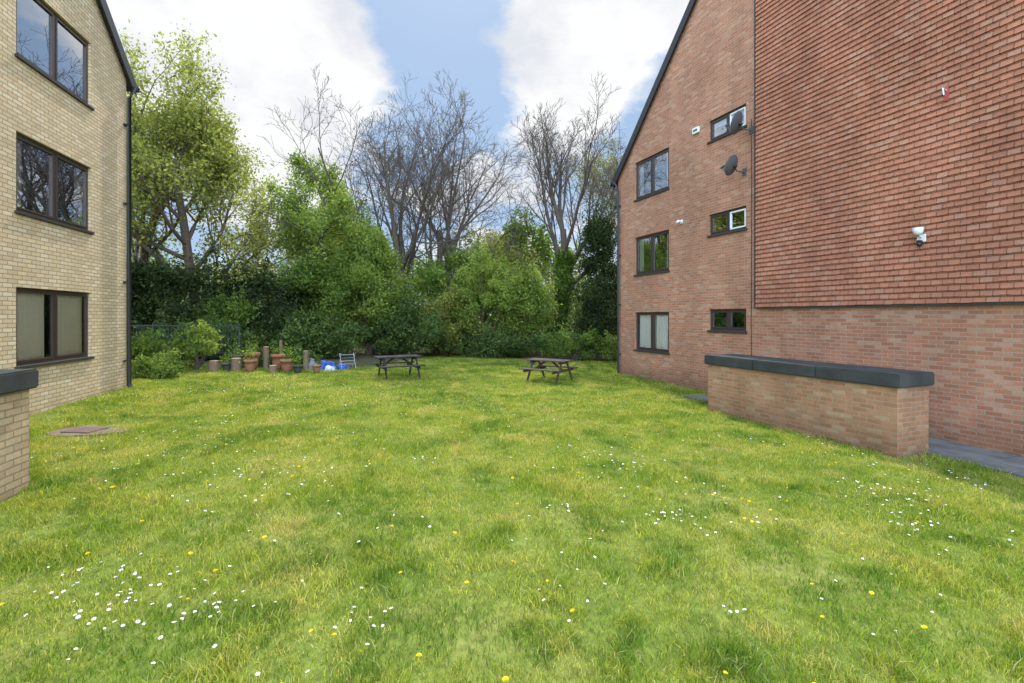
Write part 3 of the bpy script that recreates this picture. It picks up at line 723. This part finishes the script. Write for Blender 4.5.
heap('blue_tarpaulin',-6.35,16.5,.28,.2,.3,BLUE,2); heap('blue_tarpaulin',-5.95,16.8,.2,.2,.16,BLUE,5)
heap('compost_bag',-7.1,16.7,.35,.22,.32,simple('grey_bag',(.25,.25,.26),.6),8); heap('compost_bag',-6.15,16.2,.18,.14,.15,simple('white_bag',(.5,.5,.48),.6),9)
LG=simple('light_grey_metal',(.40,.41,.42),.5)
e=empty('folding_clothes_airer',(-5.8,16.9,gz(-5.8,16.9)),R(35))
for sy,k in ((-1,0),(1,1)):
    for sx in (-.24,.24): beam('frame_leg_%d'%k,(sx,sy*.2,0),(sx,-sy*.09,.54),.014,.014,LG,e,0)
    for j in range(4):
        t=.3+j*.2; beam('rail',(-.24,sy*(.2-.29*t),.54*t),(.24,sy*(.2-.29*t),.54*t),.008,.008,LG,e,0)
e=empty('metal_fence',(-16.5,17.8,gz(-14,17.8)),0)
GRN=simple('dark_green_metal',(.03,.05,.035),.5)
for i in range(5): box('post_%d'%i,i*1.6-.03,i*1.6+.03,-.03,.03,0,1.35,GRN,e)
for zz in (.25,1.25): box('rail',-.03,6.43,-.052,-.032,zz,zz+.04,GRN,e)
V=[];F=[]
for i in range(64):
    a=i*.1; b=len(V); V+=[(a,-.056,.05),(a+.018,-.056,.05),(a+.018,-.056,1.32),(a,-.056,1.32)]; F.append((b,b+1,b+2,b+3))
mesh_obj('palings',V,F,GRN,e)

# ------------------------------------------------------------- sky, sun
AZ=-6.; EL=50.
w=bpy.data.worlds.new('World'); scene.world=w; w.use_nodes=True; nt=w.node_tree; nt.nodes.clear()
mm=M.__new__(M); mm.nt=nt
out=nt.nodes.new('ShaderNodeOutputWorld'); bg=nt.nodes.new('ShaderNodeBackground'); bg.inputs[1].default_value=.15
sky=nt.nodes.new('ShaderNodeTexSky'); sky.sky_type='NISHITA'; sky.sun_disc=False; sky.sun_elevation=R(EL); sky.sun_rotation=R(AZ)
tc=nt.nodes.new('ShaderNodeTexCoord').outputs['Generated']
sp=nt.nodes.new('ShaderNodeSeparateXYZ'); mm.l(tc,sp.inputs[0])
zz=mm.math('ADD',mm.math('MAXIMUM',sp.outputs[2],0.),.28)
cb=nt.nodes.new('ShaderNodeCombineXYZ'); mm.l(mm.math('DIVIDE',sp.outputs[0],zz),cb.inputs[0]); mm.l(mm.math('DIVIDE',sp.outputs[1],zz),cb.inputs[1])
nzw=nt.nodes.new('ShaderNodeTexNoise'); nzw.inputs['Scale'].default_value=2.1; nzw.inputs['Detail'].default_value=7; nzw.inputs['Roughness'].default_value=.6; mm.l(cb.outputs[0],nzw.inputs['Vector'])
sc_=nt.nodes.new('ShaderNodeSeparateColor'); mm.l(nzw.outputs['Color'],sc_.inputs[0])
def blob(px,py,pz,rad,wt):
    v=Vector((px,py,pz)).normalized()
    d=nt.nodes.new('ShaderNodeVectorMath'); d.operation='DISTANCE'; mm.l(tc,d.inputs[0]); d.inputs[1].default_value=v
    q=mm.math('SUBTRACT',1.,mm.math('DIVIDE',d.outputs['Value'],rad)); q=mm.math('MAXIMUM',q,0.)
    return mm.math('MULTIPLY',q,wt)
tot=sc_.outputs[0]
for b in [(-.65,1,.62,.32,.34),(-.40,1,.52,.16,.20),(.17,1,.60,.25,.42),(-.55,1,.28,.20,.15),(.0,1,.25,.25,.08),(-.13,1,.50,.20,-.18),(.36,1,.42,.18,-.18),(-.80,1,.33,.2,-.12)]:
    tot=mm.math('ADD',tot,blob(*b))
mask=mm.ramp(tot,[(.49,0.),(.60,1.)])
shade=mm.mix(mm.ramp(sc_.outputs[1],[(.42,0.),(.56,1.)]),(5.2,5.4,5.8),(6.65,6.7,6.75))
skyc=mm.mix(.8,sky.outputs[0],(2.35,3.5,5.2))
c=mm.mix(mask,skyc,shade)
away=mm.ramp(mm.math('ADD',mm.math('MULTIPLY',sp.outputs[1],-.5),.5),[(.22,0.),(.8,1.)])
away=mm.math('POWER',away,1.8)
gain=mm.math('ADD',1.,mm.math('MULTIPLY',away,6.2))  # unseen sky overhead and behind camera brightened as added fill for shaded walls
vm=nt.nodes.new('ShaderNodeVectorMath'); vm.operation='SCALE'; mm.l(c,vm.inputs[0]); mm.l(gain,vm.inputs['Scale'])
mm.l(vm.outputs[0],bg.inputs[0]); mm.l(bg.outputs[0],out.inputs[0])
sl=bpy.data.lights.new('sun','SUN'); sl.energy=5.; sl.angle=R(.5); sl.color=(1,.95,.87)
so=bpy.data.objects.new('sun',sl); COL.objects.link(so)
d=Vector((math.sin(R(AZ))*math.cos(R(EL)),math.cos(R(AZ))*math.cos(R(EL)),math.sin(R(EL))))
so.rotation_euler=d.to_track_quat('Z','Y').to_euler(); so.location=(0,0,30)

cam=bpy.data.cameras.new('camera'); co=bpy.data.objects.new('camera',cam); COL.objects.link(co)
co.location=(0,0,CAMZ); co.rotation_euler=(R(90),0,0)
cam.sensor_width=36; cam.lens=480/1024*36; cam.shift_y=-25.5/1024; cam.clip_start=.05; cam.clip_end=2000
scene.camera=co
scene.view_settings.view_transform='Standard'; scene.view_settings.look='None'; scene.view_settings.exposure=0
